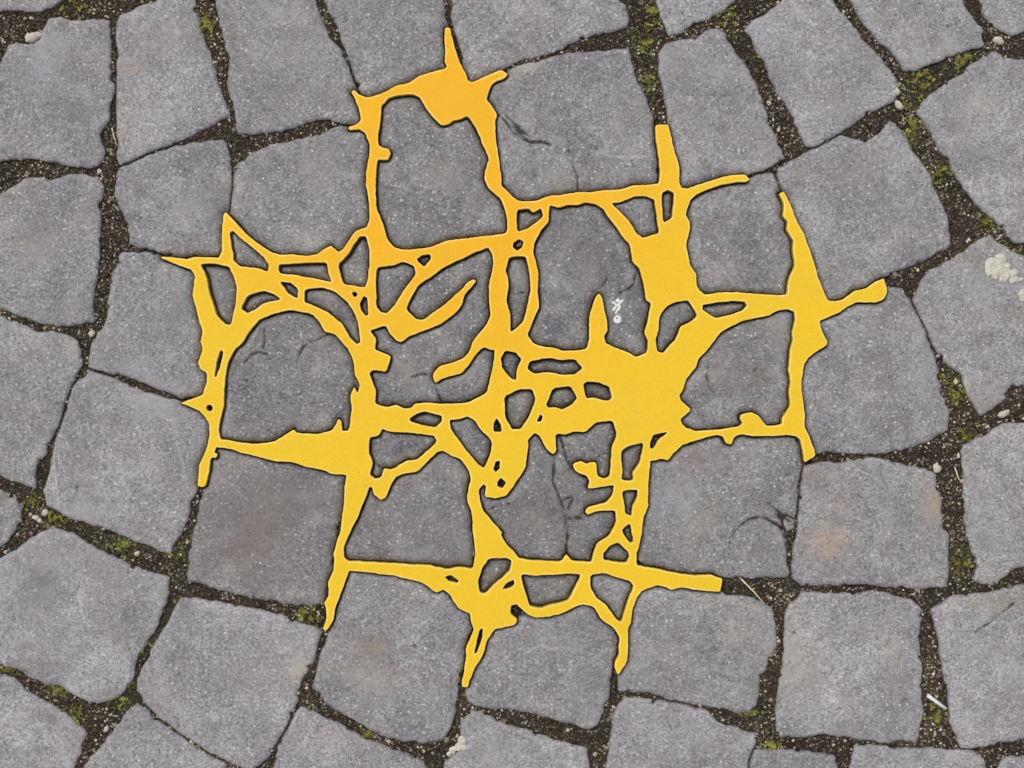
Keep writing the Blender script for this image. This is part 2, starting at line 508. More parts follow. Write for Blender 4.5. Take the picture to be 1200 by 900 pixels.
# every opening in the sheet; a stone face fills it unless it is marked 0 (only soil shows)
HOLES = [
 (1.02, '''A 235 520 275 475 320 460 420 452 460 470 500 540 540 590 590 635 625 628 660 605 700 598 735 580 765 610 800 670
   830 750 868 830 C 840 105 840 150 860 200 900 235 935 265 960 330 970 380 975 450 960 468 880 480 790 490 700 500 620 510
   540 542 480 555 360 565 310 550 270 500 240 400 205 320 200 200 205 80 215 35 260 35 A 270 835 290 800 280 775 215 755
   215 680 230 600'''),
 (0.98, 'C 1025 330 1095 320 1125 345 1170 318 1185 370 1100 435 1030 460'),
 (0, 'C 1010 520 1040 500 1068 515 1060 550 1030 570 1005 550'),
 (0.95, 'C 985 605 1080 598 1100 680 1110 790 G 1105 20 1085 120 1065 190 990 250 990 140 965 60 C 980 780 975 730 962 680'),
 (0.95, '''D 220 550 270 565 330 550 390 550 430 535 500 550 540 580 570 630 620 690 650 740 690 780 700 840
   H 705 30 745 70 770 150 785 255 815 280 790 400 775 450 800 500 790 565 760 580 725 590 680 565 600 535 550 510 540 470
   560 440 555 370 540 320 530 250 510 220 490 240 465 310 450 390 455 480 440 540 400 550 340 555 300 555 250 540 160 525
   125 510 90 465 130 360 160 300 150 180 155 100 135 20 D 125 830 130 770 170 700 215 650'''),
 (0.97, 'D 580 540 640 535 715 500 790 500 835 520 845 600 862 715 820 725 765 745 730 720 690 650 630 590'),
 (0.72, 'D 875 480 915 462 950 480 945 560 940 625 885 660'),
 (0.92, 'H 862 355 905 295 960 270 1030 260 1060 300 1085 350 1050 385 990 410 960 490 910 540 885 570 850 560 842 490 860 430'),
 (0.95, 'I 115 235 180 225 240 218 290 212 365 215 378 240 350 270 280 295 200 315 150 290 115 265'),
 (0.98, '''I 655 275 660 320 640 400 645 440 630 500 620 620 632 680 622 750 630 830 K 580 450 582 485 555 492 490 495 465 465
   440 430 400 415 340 430 335 455 350 480 325 500 220 515 140 520 70 525 20 505 J 1040 318 1000 290 988 255 1045 205 1040 190
   990 150 980 120 1000 90 K 20 220 80 150 95 100 150 45 I 180 455 220 400 290 360 350 330 430 312 500 300 560 270 610 262'''),
 (0.93, '''G 165 235 260 205 285 255 320 295 350 305 395 270 480 240 580 200 650 150 700 100 720 30 C 720 830 790 750 775 735
   745 750 700 800 600 890 G 570 110 480 175 440 170 380 110 400 60 C 450 770 530 720 600 665 700 620 780 580 860 550 885 590
   892 650 880 700 865 770 G 865 60 875 150 840 220 775 290 750 360 715 400 640 430 575 445 535 495 550 545 610 510 700 490
   740 450 790 370 835 335 875 350 900 350 890 450 870 520 855 600 740 660 680 665 580 665 500 658 430 665 410 690 370 695
   320 670 270 688 195 665 205 600 185 540 165 490 185 465 265 480 290 390 270 375 195 350 205 290'''),
 (0.95, 'C 210 665 300 655 365 632 430 660 435 710 390 770 350 830 G 310 95 265 135 235 130 205 100 205 0 C 200 735'),
 (0.6, 'C 440 620 470 595 520 590 525 615 485 665'),
 (0.95, 'C 105 485 145 480 165 560 165 650 155 740 140 785 75 775 B 1110 515 1080 400 1140 340 C 50 570'),
 (0, 'C 60 815 80 808 100 825 80 845'),
 (0.7, 'G 105 80 130 35 155 45 158 150 140 150 115 120'),
 (0.92, 'B 885 545 980 535 1060 555 1110 600 G 40 75 80 140 105 220 112 310 90 316 55 285 20 225 0 190 B 1090 735 1020 680 940 640 882 620'),
 (0.75, 'B 740 500 800 505 845 540 845 600 790 570'),
 (0.93, 'B 735 400 800 395 890 390 1015 388 1025 450 1045 505 960 485 850 465 740 450 730 425'),
 (0.92, 'B 445 215 465 200 510 245 580 300 650 360 675 400 670 440 600 420 510 412 465 375 470 345 455 300'),
 (0.92, 'B 270 395 370 395 445 415 470 470 490 540 480 640 455 750 420 752 370 700 345 620 320 540 310 470'),
 (0.9, 'B 512 655 550 580 640 552 700 570 750 605 650 625 600 660 550 690'),
 (0.97, '''B 520 860 560 790 620 720 700 690 800 665 930 690 975 740 1005 795 1060 805 1120 870 G 60 380 75 430 80 500 108 550
   97 612 75 560 52 620 62 690 45 825 5 825 F 1100 470 1085 455 1050 520 960 545 880 540 835 535 822 515 770 550 700 590 600 602
   520 595 440 580 390 572 380 520 395 440 410 380 415 280 420 200 440 110 475 45'''),
 (0, 'F 395 48 412 65 370 210 355 205 370 110'),
 (0, 'F 328 369 343 375 349 390 343 405 328 411 313 405 307 390 313 375'),
 (0.88, 'G 395 755 440 725 490 710 590 735 590 770 550 805 470 790 405 770'),
 (0.9, 'L 365 165 420 150 440 110 490 130 600 135 740 150 762 185 700 245 640 295 580 300 500 350 450 345 435 395 400 405 365 380 385 310 360 250'),
 (0.9, 'L 835 60 880 58 940 38 980 60 1010 110 1085 185 1070 270 1035 345 1000 320 940 250 880 170 838 110'),
 (0, 'L 1090 130 1092 80 1110 48 1135 90 1138 130'),
 (0, 'L 1090 350 1105 305 1130 300 1130 345 1105 368'),
 (0, 'L 1110 425 1135 398 1168 430 1145 460 1115 450'),
 (0.99, '''L 365 455 378 455 395 500 430 530 460 515 490 440 530 385 650 360 700 310 760 250 795 240 850 270 900 290 945 350
   960 400 940 480 938 540 965 600 970 700 982 800 M 985 150 970 235 880 220 830 235 750 222 720 212 600 208 510 200 400 195
   300 190 245 190 215 165 212 110 L 240 740 300 620 345 510'''),
 (0.93, '''L 1005 470 1035 435 1050 450 1040 510 1100 520 1160 505 1190 475 J 40 600 80 540 95 410 90 380 130 335 165 355 195 420
   240 465 260 440 255 350 275 340 315 345 360 330 430 330 490 275 590 265 615 345 585 420 580 520 570 590 540 605 500 590 495 510
   460 510 440 520 400 500 355 520 370 560 440 590 455 620 445 660 480 660 540 650 600 640 590 700 550 745 450 770 430 795 440 815
   500 795 605 790 610 850 O 415 250 370 340 300 380 275 440 265 495 210 490 150 485 125 455 115 450 100 480 80 492
   N 560 185 500 182 440 170 410 130 365 90 330 20 L 1150 730 1080 650 1030 590 1010 530'''),
 (0.85, 'G 955 620 1040 582 1115 580 1140 640 1100 740 1050 815 1000 815 960 745'),
 (0.88, 'G 940 450 935 400 960 355 1020 365 1055 405 1030 460 1025 530 990 515'),
 (0.85, 'H 90 660 105 620 160 605 220 595 280 610 370 605 415 655 375 690 300 700 220 680 130 690'),
 (0.66, 'H 200 870 240 775 345 762 385 835 350 870 295 900 250 885 210 890'),
 (0.5, 'J 415 50 440 35 510 42 570 65 588 130 570 148 540 145 480 130 435 135'),
 (0, 'J 145 270 165 225 182 240 168 270'),
 (0.8, 'J 640 440 690 410 765 395 770 420 745 520 705 570 712 610 690 618 640 610 648 560 638 500'),
 (0, 'J 808 400 825 350 910 330 905 345 860 375 825 432 808 425'),
 (0.72, 'J 645 680 680 670 738 668 735 710 705 770 700 825 665 810 655 740'),
 (0.68, 'O 440 310 490 265 500 300 512 370 495 388'),
 (0.85, 'O 335 440 380 395 420 375 480 430 492 460 470 500 380 490 335 480'),
 (0.95, 'N 860 270 940 255 1010 280 1090 305 1115 335 1085 400 1060 480 1040 545 1010 530 960 455 890 400 860 340'),
 (0.88, 'N 455 265 540 272 620 268 700 262 805 262 785 310 740 400 720 425 620 445 560 465 500 450 490 400 460 320'),
 (0.78, 'N 200 310 225 230 265 170 370 168 400 185 385 250 300 320 240 380 210 370'),
 (0, 'N 340 355 370 315 410 295 415 325 390 345'),
 (0.8, 'N 5 280 40 270 90 300 80 318 30 305'),
 (0, 'N 210 590 230 580 225 640 195 725 178 730 190 670'),
]
HOLES = [(t * 0.80, tr(s)) for t, s in HOLES]

# setts round the sheet, photo pixels; where one meets the sheet its outline runs under it and is cut back
SETTS = [
 (1.08, '-45 -60 90 -60 80 -6 70 1 60 8 40 11 0 11 -45 14'),
 (1.12, '''9 53 20 50 33 53 44 47 52 30 57 22 70 20 80 24 100 24 120 23 127 26 129 60 128 80 129 95 134 100 131 115 127 125 127 140
   116 158 119 170 122 180 115 192 105 197 80 193 50 187 30 184 10 186 -15 188 -70 192 -70 118 -12 104 0 85 4 65'''),
 (1.10, '''137 25 140 17 160 10 185 0 200 -30 222 -40 226 0 229 20 237 40 247 70 253 90 258 108 268 135 255 142 240 150 225 158 205 166
   180 174 160 184 142 192 138 185 137 150 136 125 137 100 138 70 136 45'''),
 (1.03, '''252 0 248 -60 360 -60 370 0 377 25 386 45 398 56 405 70 411 88 417 104 430 125 428 142 407 144 395 143 372 140 360 145 340 150
   310 156 285 157 280 156 277 140 270 115 266 95 269 80 270 65 265 55 260 35'''),
 (1.02, '379 -60 380 0 387 15 397 35 405 53 411 74 415 90 420 103 430 118 450 114 500 95 522 82 526 35 522 20 520 0 519 -60'),
 (1.05, '529 -60 529 0 530 25 540 60 552 98 570 95 589 82 600 75 610 69 630 68 642 62 667 51 700 39 735 32 736 25 733 12 730 0 726 -60'),
 (1.10, '768 -60 769 0 777 25 785 40 797 37 817 25 840 16 860 2 870 -60'),
 (1.00, '''585 88 600 82 612 77 632 72 645 66 665 62 700 60 736 56 739 70 747 95 760 120 765 142 770 175 772 205 770 225 740 232
   700 240 640 243 605 240 590 215 583 190 580 150 580 135 572 112'''),
 (1.12, '''772 60 782 50 800 45 815 45 825 38 842 32 850 40 862 62 875 78 887 100 895 125 900 145 910 160 911 170 919 185 900 197 875 205
   850 208 800 222 795 215 793 190 788 165 784 148 782 130 779 105 774 85'''),
 (1.15, '''885 24 900 15 919 0 918 -60 975 -60 977 3 987 17 1005 37 1020 57 1037 75 1050 92 1052 110 1047 118 1030 126 1005 140 985 155
   957 171 947 171 942 165 932 140 912 107 900 87 897 72 882 50 875 35'''),
 (1.15, '997 0 1005 15 1022 37 1040 55 1050 67 1060 81 1070 82 1090 76 1112 66 1135 59 1152 51 1150 35 1140 20 1130 7 1122 -60 1000 -60'),
 (1.12, '1149 -40 1150 0 1157 20 1165 30 1175 35 1187 39 1200 36 1262 28 1262 -40'),
 (1.16, '''1160 64 1168 59 1182 67 1199 71 1270 78 1270 268 1215 280 1199 284 1190 284 1180 272 1165 257 1150 245 1135 227 1130 222
   1117 195 1100 172 1087 150 1075 130 1087 115 1107 100 1130 87 1140 75'''),
 (1.08, '''912 197 925 189 955 175 985 159 1000 164 1016 167 1030 157 1044 141 1055 150 1062 162 1075 185 1090 205 1097 222 1105 237
   1112 257 1114 287 1100 295 1070 309 1037 325 1000 350 965 360 940 330 920 260 915 225 912 212'''),
 (0.99, '808 228 840 218 878 208 895 203 905 203 911 210 917 222 925 260 935 310 922 346 860 346 820 345 800 300'),
 (1.05, '''1140 287 1152 280 1160 276 1170 284 1185 295 1200 302 1270 305 1270 440 1199 454 1182 455 1180 467 1165 477 1150 487 1137 465
   1130 449 1127 437 1107 422 1095 405 1082 375 1072 352 1075 345 1080 332 1090 319 1122 300'''),
 (1.03, '''1057 340 1066 352 1072 365 1085 387 1092 410 1097 425 1102 447 1106 465 1112 482 1112 504 1100 510 1085 519 1060 525 1040 530
   1000 530 955 530 945 510 936 480 935 440 945 410 960 390 960 375 990 360 1010 350 1040 338'''),
 (1.12, '''1127 530 1132 522 1140 517 1157 512 1170 500 1185 495 1199 497 1270 500 1270 660 1199 665 1187 667 1177 677 1165 686 1152 685
   1142 679 1147 662 1137 640 1132 605 1130 575 1130 550'''),
 (1.08, '''942 550 965 542 982 542 1020 537 1040 540 1060 546 1090 549 1097 557 1100 575 1104 590 1105 620 1112 627 1112 672 1110 687
   1095 689 1030 686 980 684 950 686 940 685 930 677 930 662 932 640 937 612 938 575'''),
 (0.96, '''760 540 780 538 800 522 845 510 905 510 930 508 938 520 939 550 934 596 931 607 923 602 914 600 909 603 915 612 919 628 921 646 923 672 921 677 880 677
   852 676 840 676 760 665 745 655 745 630 752 600 757 560'''),
 (0.98, '919 610 924 606 931 611 930 619 924 622 920 617'),
 (1.05, '''735 690 780 686 840 692 850 699 875 700 895 708 905 712 911 740 910 757 900 780 890 795 887 825 880 837 865 836 835 830 812 825
   785 820 760 812 740 811 726 810 724 795 725 785 733 760 735 730 738 710'''),
 (0.98, '''548 798 560 770 580 730 610 725 625 720 680 705 700 715 715 735 725 750 719 775 714 795 712 815 707 835 700 850 690 855
   675 850 645 841 615 834 600 832 570 830 552 825 545 815'''),
 (1.0, '''402 690 386 738 381 757 372 780 367 807 382 825 405 837 430 852 455 864 480 872 495 872 520 866 527 855 532 835 535 815
   540 800 543 770 548 745 555 735 545 715 520 695 500 680 440 670 405 668'''),
 (1.12, '''210 702 230 702 257 707 297 715 330 722 362 735 377 741 370 760 366 775 355 792 347 810 346 827 335 850 322 872 315 885 302 897
   290 903 277 897 250 885 220 865 200 852 185 840 172 825 162 810 161 795 172 775 182 755 195 732 207 712'''),
 (0.92, '''250 530 256 524 300 530 400 555 405 560 402 590 395 620 388 660 380 690 381 707 370 710 345 710 320 704 300 701 275 696 245 687
   220 680 220 672 222 645 229 620 235 590 240 572 245 550'''),
 (1.08, '''100 442 105 435 120 440 140 447 155 455 170 462 190 466 212 471 232 480 243 490 244 510 238 540 233 565 227 580 222 590 219 610
   212 627 202 640 200 650 180 642 150 630 110 615 82 607 65 599 54 592 50 575 57 552 64 522 72 495 80 465 84 452'''),
 (1.04, '''142 296 150 295 175 297 187 300 200 308 225 318 230 345 235 370 238 395 233 410 238 435 240 450 237 462 212 466 195 459 175 450
   160 444 135 438 120 434 105 430 104 415 110 397 122 382 127 362 130 337 131 320 137 312 139 302'''),
 (1.08, '''15 220 27 210 42 209 60 211 80 204 100 204 115 209 120 220 117 247 116 280 114 312 111 337 107 360 109 375 92 381 70 382 50 377
   30 371 12 365 0 361 -65 340 -65 232 0 228'''),
 (1.05, '''142 196 162 189 180 180 207 172 240 166 260 164 266 172 270 185 271 200 270 222 268 245 266 262 262 290 255 298 225 298 205 300
   185 295 165 289 152 286 150 265 142 245 136 227 135 220 136 205'''),
 (1.0, '''276 193 294 179 328 168 352 162 370 160 388 152 404 148 420 152 432 165 434 200 430 240 435 265 420 272 405 292 390 292
   370 300 340 298 315 296 290 275 270 255 269 245 273 220 274 200'''),
 (1.10, '''0 372 15 377 37 387 47 391 62 389 77 392 90 400 95 415 97 422 92 435 86 447 75 475 67 500 60 512 55 520 52 532 42 545 39 557
   40 572 25 567 0 557 -65 545 -65 355'''),
 (1.12, '-62 560 0 575 15 582 25 597 24 612 15 622 7 635 0 639 -62 652'),
 (1.15, '''61 617 72 622 85 627 107 640 135 655 160 666 185 674 197 677 199 690 190 712 180 742 165 762 157 780 155 795 140 815 130 820
   105 825 95 820 77 807 67 801 55 802 37 795 20 785 0 780 -55 765 -55 668 0 656 15 647 37 632 55 621'''),
 (1.20, '0 791 15 797 32 812 57 825 72 835 92 850 102 862 95 872 94 885 87 897 65 960 -62 960 -62 772'),
 (1.15, '100 897 117 875 130 860 140 847 147 835 160 825 170 832 180 845 197 856 220 870 245 887 270 900 290 960 75 960'),
 (1.12, '352 830 360 832 382 842 405 855 430 869 455 877 480 887 497 897 510 960 310 960 320 900 322 892 327 875 335 860 342 845'),
 (1.15, '542 847 552 835 565 835 582 845 599 852 615 855 650 869 675 875 687 879 690 897 695 960 510 960 522 897 530 885 545 875 540 857'),
 (1.15, '717 850 720 835 732 817 750 820 775 823 800 827 825 832 832 840 840 847 867 856 886 860 885 872 877 890 870 960 708 960 712 897 715 875'),
 (1.17, '''922 717 927 707 940 696 955 694 990 696 1020 695 1035 695 1055 699 1070 705 1079 715 1080 735 1076 752 1080 775 1080 810 1082 835
   1079 850 1075 872 1050 869 1035 872 1010 867 982 862 967 860 950 865 915 864 911 850 910 835 912 820 915 790 919 770 921 757 920 737'''),
 (1.17, '''1092 715 1112 702 1140 696 1165 694 1190 689 1200 686 1270 680 1270 860 1199 866 1175 870 1150 876 1127 877 1121 865 1116 847
   1112 815 1106 782 1100 752 1095 730'''),
 (1.18, '1000 882 1002 874 1040 875 1075 879 1100 877 1125 879 1142 882 1152 890 1156 899 1160 960 990 960 997 899'),
 (1.02, '885 880 900 877 932 881 957 884 977 887 981 899 985 960 872 960 880 895'),
 (1.18, '1172 899 1180 890 1199 887 1270 880 1270 960 1165 960'),
]
SETTS = [(t if t > 1.045 else t * (0.86 + (t - 0.92) * 1.1), pairs(s)) for t, s in SETTS]

def sc4(ox, oy, s, k=4):
    return [(ox + u / k, oy + v / k) for u, v in pairs(s)]

CRACKS = [  # (half width px, depth mm, line)
 (1.3, 2.5, sc4(400, 20, '925 575 960 610 1010 680 1060 715 1130 738 1195 735', 5)),
 (1.0, 2.0, sc4(400, 20, '945 560 990 600 1040 660 1095 695', 5)),
 (1.3, 2.5, sc4(600, 130, '0 90 60 150 110 185 170 180 225 200', 5)),
 (0.9, 1.6, sc4(600, 130, '0 55 50 100 95 155', 5)),
 (0.8, 1.5, sc4(600, 130, '330 230 360 280 358 330 385 390 382 460', 5)),
 (0.9, 1.5, sc4(180, 400, '650 0 650 40', 5)),
 (0.9, 1.6, sc4(180, 230, '650 770 652 850 640 890', 5)),
 (0.9, 1.6, sc4(180, 400, '530 130 570 85 610 60 655 75 680 105', 5)),
 (1.0, 1.8, sc4(180, 230, '1020 808 960 840 900 865 870 895', 5)),
 (1.0, 1.8, sc4(180, 400, '920 0 865 50 835 125', 5)),
 (0.8, 1.4, sc4(180, 400, '850 310 880 290 905 305', 5)),
 (1.0, 1.8, sc4(600, 300, '610 240 640 210 690 190 715 160 725 110', 5)),
 (0.8, 1.2, sc4(600, 300, '500 195 540 165 560 130', 5)),
 (0.9, 1.6, sc4(600, 300, '5 215 90 213', 5)),
 (1.1, 2.2, sc4(400, 340, '550 550 555 580 580 640 600 660', 5)),
 (0.7, 1.0, sc4(400, 340, '410 510 470 490 530 495', 5)),
 (1.4, 2.8, sc4(600, 440, '280 350 300 420 320 490 345 540 440 600', 5)),
 (1.3, 2.4, sc4(600, 440, '250 480 240 620 280 720 310 800 312 895', 5)),
 (1.2, 2.4, sc4(600, 440, '500 480 540 460 580 465', 5)),
 (1.2, 2.4, sc4(640, 560, '115 230 130 300 120 360 118 450', 5)),
 (1.0, 1.8, sc4(640, 560, '100 130 160 110 110 240 200 235', 5)),
 (1.2, 2.2, sc4(520, 620, '720 0 730 60 715 90 718 150', 5)),
 (1.3, 2.6, sc4(740, 500, '580 660 620 600 680 550 750 530 800 545 850 570 890 600 920 650 935 690', 5)),
 (1.0, 2.0, sc4(740, 500, '805 450 860 500 900 540 955 570', 5)),
 (1.6, 3.0, sc4(740, 500, '780 530 830 565 870 590 900 650', 5)),
 (0.8, 1.3, sc4(740, 500, '570 700 580 660', 5)),
 (1.0, 1.8, sc4(900, 675, '970 265 1040 220 1090 180 1150 130')),
 (0.9, 1.5, sc4(360, 480, '380 310 445 345', 5)),
 (0.8, 1.3, sc4(360, 480, '1060 590 1110 565 1195 550', 5)),
 (0.8, 1.3, sc4(800, 310, '150 600 140 660 155 720 180 750', 5)),
]
PITS = [(289, 446, 1.8), (885, 434, 1.8), (1111, 31, 1.8), (90, 571, 1.6), (486, 757, 1.8), (487, 759, 1.2), (931, 741, 1.5), (82, 571, 1.0)]
SCRATCH = [
 sc4(0, 0, '80 520 60 570 45 630'), sc4(0, 0, '0 645 40 665 100 700'), sc4(0, 0, '440 520 460 580'), sc4(0, 0, '310 575 390 610'),
 sc4(0, 675, '365 90 385 170 430 290 455 400 480 520'), sc4(0, 675, '280 110 240 170'), sc4(0, 450, '180 110 215 200 225 240'),
 sc4(0, 450, '815 230 850 350 880 490'), sc4(0, 450, '130 190 150 240'), sc4(0, 450, '245 300 265 480 275 590'),
 sc4(900, 675, '1035 310 1060 380 1085 490 1110 580'), sc4(900, 675, '330 150 345 210 300 270 240 330'), sc4(900, 225, '810 490 740 580'),
 sc4(900, 450, '420 400 505 440'), sc4(900, 0, '830 660 910 655 1000 690'), sc4(900, 0, '160 400 240 330 270 290'),
 sc4(600, 0, '380 710 480 735 660 730'), sc4(300, 0, '40 120 120 100 190 110'), sc4(300, 0, '600 620 640 690'),
 sc4(300, 675, '760 240 815 195'), sc4(300, 675, '640 345 690 310'), sc4(300, 675, '535 720 600 680'), sc4(600, 675, '60 360 130 325 190 340 250 335 300 360'),
 sc4(740, 500, '240 650 300 590 340 500', 5), sc4(600, 130, '480 240 560 235', 5), sc4(600, 130, '640 270 740 275 830 255', 5),
 sc4(180, 20, '720 60 800 20', 5), sc4(180, 20, '580 470 640 440', 5), sc4(0, 225, '540 690 620 590 660 510'),
]
for _ in range(34):
    x, y, a, L = random.uniform(0, 1200), random.uniform(0, 900), random.uniform(0, 6.28), random.uniform(2, 9)
    SCRATCH.append([(x, y), (x + L * math.cos(a), y + L * math.sin(a)), (x + 1.8 * L * math.cos(a + .25), y + 1.8 * L * math.sin(a + .25))])

STAINS = [  # px, py, rx, ry, colour, strength
 (970, 632, 22, 15, (0.40, 0.29, 0.22), 0.75), (968, 655, 30, 16, (0.30, 0.24, 0.20), 0.5), (1094, 592, 13, 24, (0.34, 0.28, 0.22), 0.85),
 (984, 592, 15, 10, (0.30, 0.24, 0.22), 0.5), (436, 760, 20, 16, (0.26, 0.21, 0.16), 0.65), (428, 790, 38, 16, (0.34, 0.30, 0.26), 0.6),
 (833, 602, 20, 16, (0.22, 0.22, 0.13), 0.45), (822, 540, 34, 14, (0.24, 0.19, 0.17), 0.55), (152, 82, 12, 6, (0.36, 0.26, 0.23), 0.6),
 (520, 205, 26, 18, (0.29, 0.25, 0.22), 0.45), (930, 775, 42, 46, (0.36, 0.34, 0.30), 0.5), (1047, 760, 14, 50, (0.36, 0.33, 0.29), 0.45),
 (850, 322, 24, 14, (0.30, 0.25, 0.24), 0.5), (846, 432, 16, 26, (0.26, 0.22, 0.20), 0.5), (1160, 707, 28, 13, (0.30, 0.27, 0.20), 0.6),
 (285, 790, 26, 26, (0.31, 0.27, 0.26), 0.35), (385, 865, 22, 14, (0.34, 0.28, 0.27), 0.5), (864, 742, 16, 18, (0.36, 0.32, 0.28), 0.55),
 (250, 330, 0.1, 0.1, (0.3, 0.3, 0.3), 0.0), (348, 785, 14, 8, (0.40, 0.36, 0.28), 0.8), (40, 285, 26, 24, (0.30, 0.26, 0.25), 0.45),
 (6, 215, 10, 16, (0.36, 0.31, 0.22), 0.8), (17, 47, 10, 6, (0.34, 0.29, 0.23), 0.8), (618, 76, 14, 7, (0.40, 0.38, 0.34), 0.7),
 (1140, 300, 14, 12, (0.16, 0.14, 0.12), 0.65), (1190, 370, 16, 12, (0.27, 0.20, 0.16), 0.6), (952, 556, 14, 10, (0.27, 0.21, 0.18), 0.7),
 (665, 640, 20, 12, (0.26, 0.25, 0.21), 0.4), (1100, 395, 12, 18, (0.17, 0.15, 0.14), 0.5), (980, 900, 1, 1, (0.3, 0.3, 0.3), 0.0),
 (300, 620, 70, 60, (0.185, 0.150, 0.140), 0.7), (340, 575, 40, 20, (0.10, 0.085, 0.08), 0.35), (640, 600, 40, 30, (0.17, 0.14, 0.13), 0.5), (500, 620, 40, 30, (0.19, 0.165, 0.16), 0.4), (655, 215, 22, 20, (0.33, 0.30, 0.26), 0.5), (1150, 118, 26, 18, (0.38, 0.36, 0.33), 0.5),
 (90, 405, 16, 10, (0.36, 0.32, 0.28), 0.55), (345, 55, 50, 40, (0.30, 0.285, 0.27), 0.35), (735, 822, 16, 8, (0.30, 0.26, 0.21), 0.6),
 (60, 845, 8, 8, (0.13, 0.12, 0.12), 0.5), (45, 838, 14, 9, (0.14, 0.13, 0.13), 0.4), (505, 660, 60, 8, (0.15, 0.12, 0.10), 0.5),
 (130, 820, 16, 6, (0.24, 0.21, 0.16), 0.6), (1168, 682, 14, 7, (0.34, 0.31, 0.24), 0.6), (925, 700, 10, 8, (0.33, 0.27, 0.20), 0.6),
]
for _ in range(110):
    x, y = random.uniform(0, 1200), random.uniform(0, 900)
    t = random.choice([(0.33, 0.32, 0.31), (0.30, 0.27, 0.25), (0.17, 0.165, 0.165), (0.29, 0.29, 0.32)])
    STAINS.append((x, y, random.uniform(10, 38), random.uniform(8, 28), t, random.uniform(0.25, 0.6)))

# ------------------------------------------------------------------ the yellow sheet's field
YH = 0.9
YP = [chaikin(OUTER, 0.11)] + [chaikin(h, 0.13) for _, h in HOLES]
gy = Grid(180, 20, 1049.4, 818, YH)
ysd = sdf(gy, YP, 26) + 0.4 * vnoise(gy.X, gy.Y, 6, 3) + 0.2 * vnoise(gy.X, gy.Y, 3, 4)

def yellow_at(X, Y):
    """signed distance to the sheet (positive inside) at photo pixels, bilinear"""
    u = np.clip((X - gy.x0) / YH, 0, gy.nx - 1.001); v = np.clip((Y - gy.y0) / YH, 0, gy.ny - 1.001)
    i = u.astype(int); j = v.astype(int); fu = u - i; fv = v - j
    r = (ysd[j, i] * (1 - fu) + ysd[j, i + 1] * fu) * (1 - fv) + (ysd[j + 1, i] * (1 - fu) + ysd[j + 1, i + 1] * fu) * fv
    out = (X < gy.x0) | (X > gy.xs[-1]) | (Y < gy.y0) | (Y > gy.ys[-1])
    return np.where(out, -26.0, r)

# ------------------------------------------------------------------ structure: ground, soil between the setts, setts
def ground_sheet():
    R = 80.0
    me = bpy.data.meshes.new('ground')
    me.from_pydata([(-R, -R, -0.03), (R, -R, -0.03), (R, R, -0.03), (-R, R, -0.03)], [], [(0, 1, 2, 3)])
    link('ground', me, M_FAR, kind='structure')

ground_sheet()

RH = 1.8                                                      # shared raster of the picture area
GR = Grid(-81, -81, 1283, 983, RH)
STONE_F = np.full((GR.ny, GR.nx), -40.0)                      # how deep inside a sett each point lies
STONE_Z = np.full((GR.ny, GR.nx), -0.0075)

pavement = bpy.data.objects.new('pavement', None)
COL.objects.link(pavement)
pavement['kind'] = 'structure'
pavement['label'] = 'pavement of grey basalt setts with dark soil in the joints'

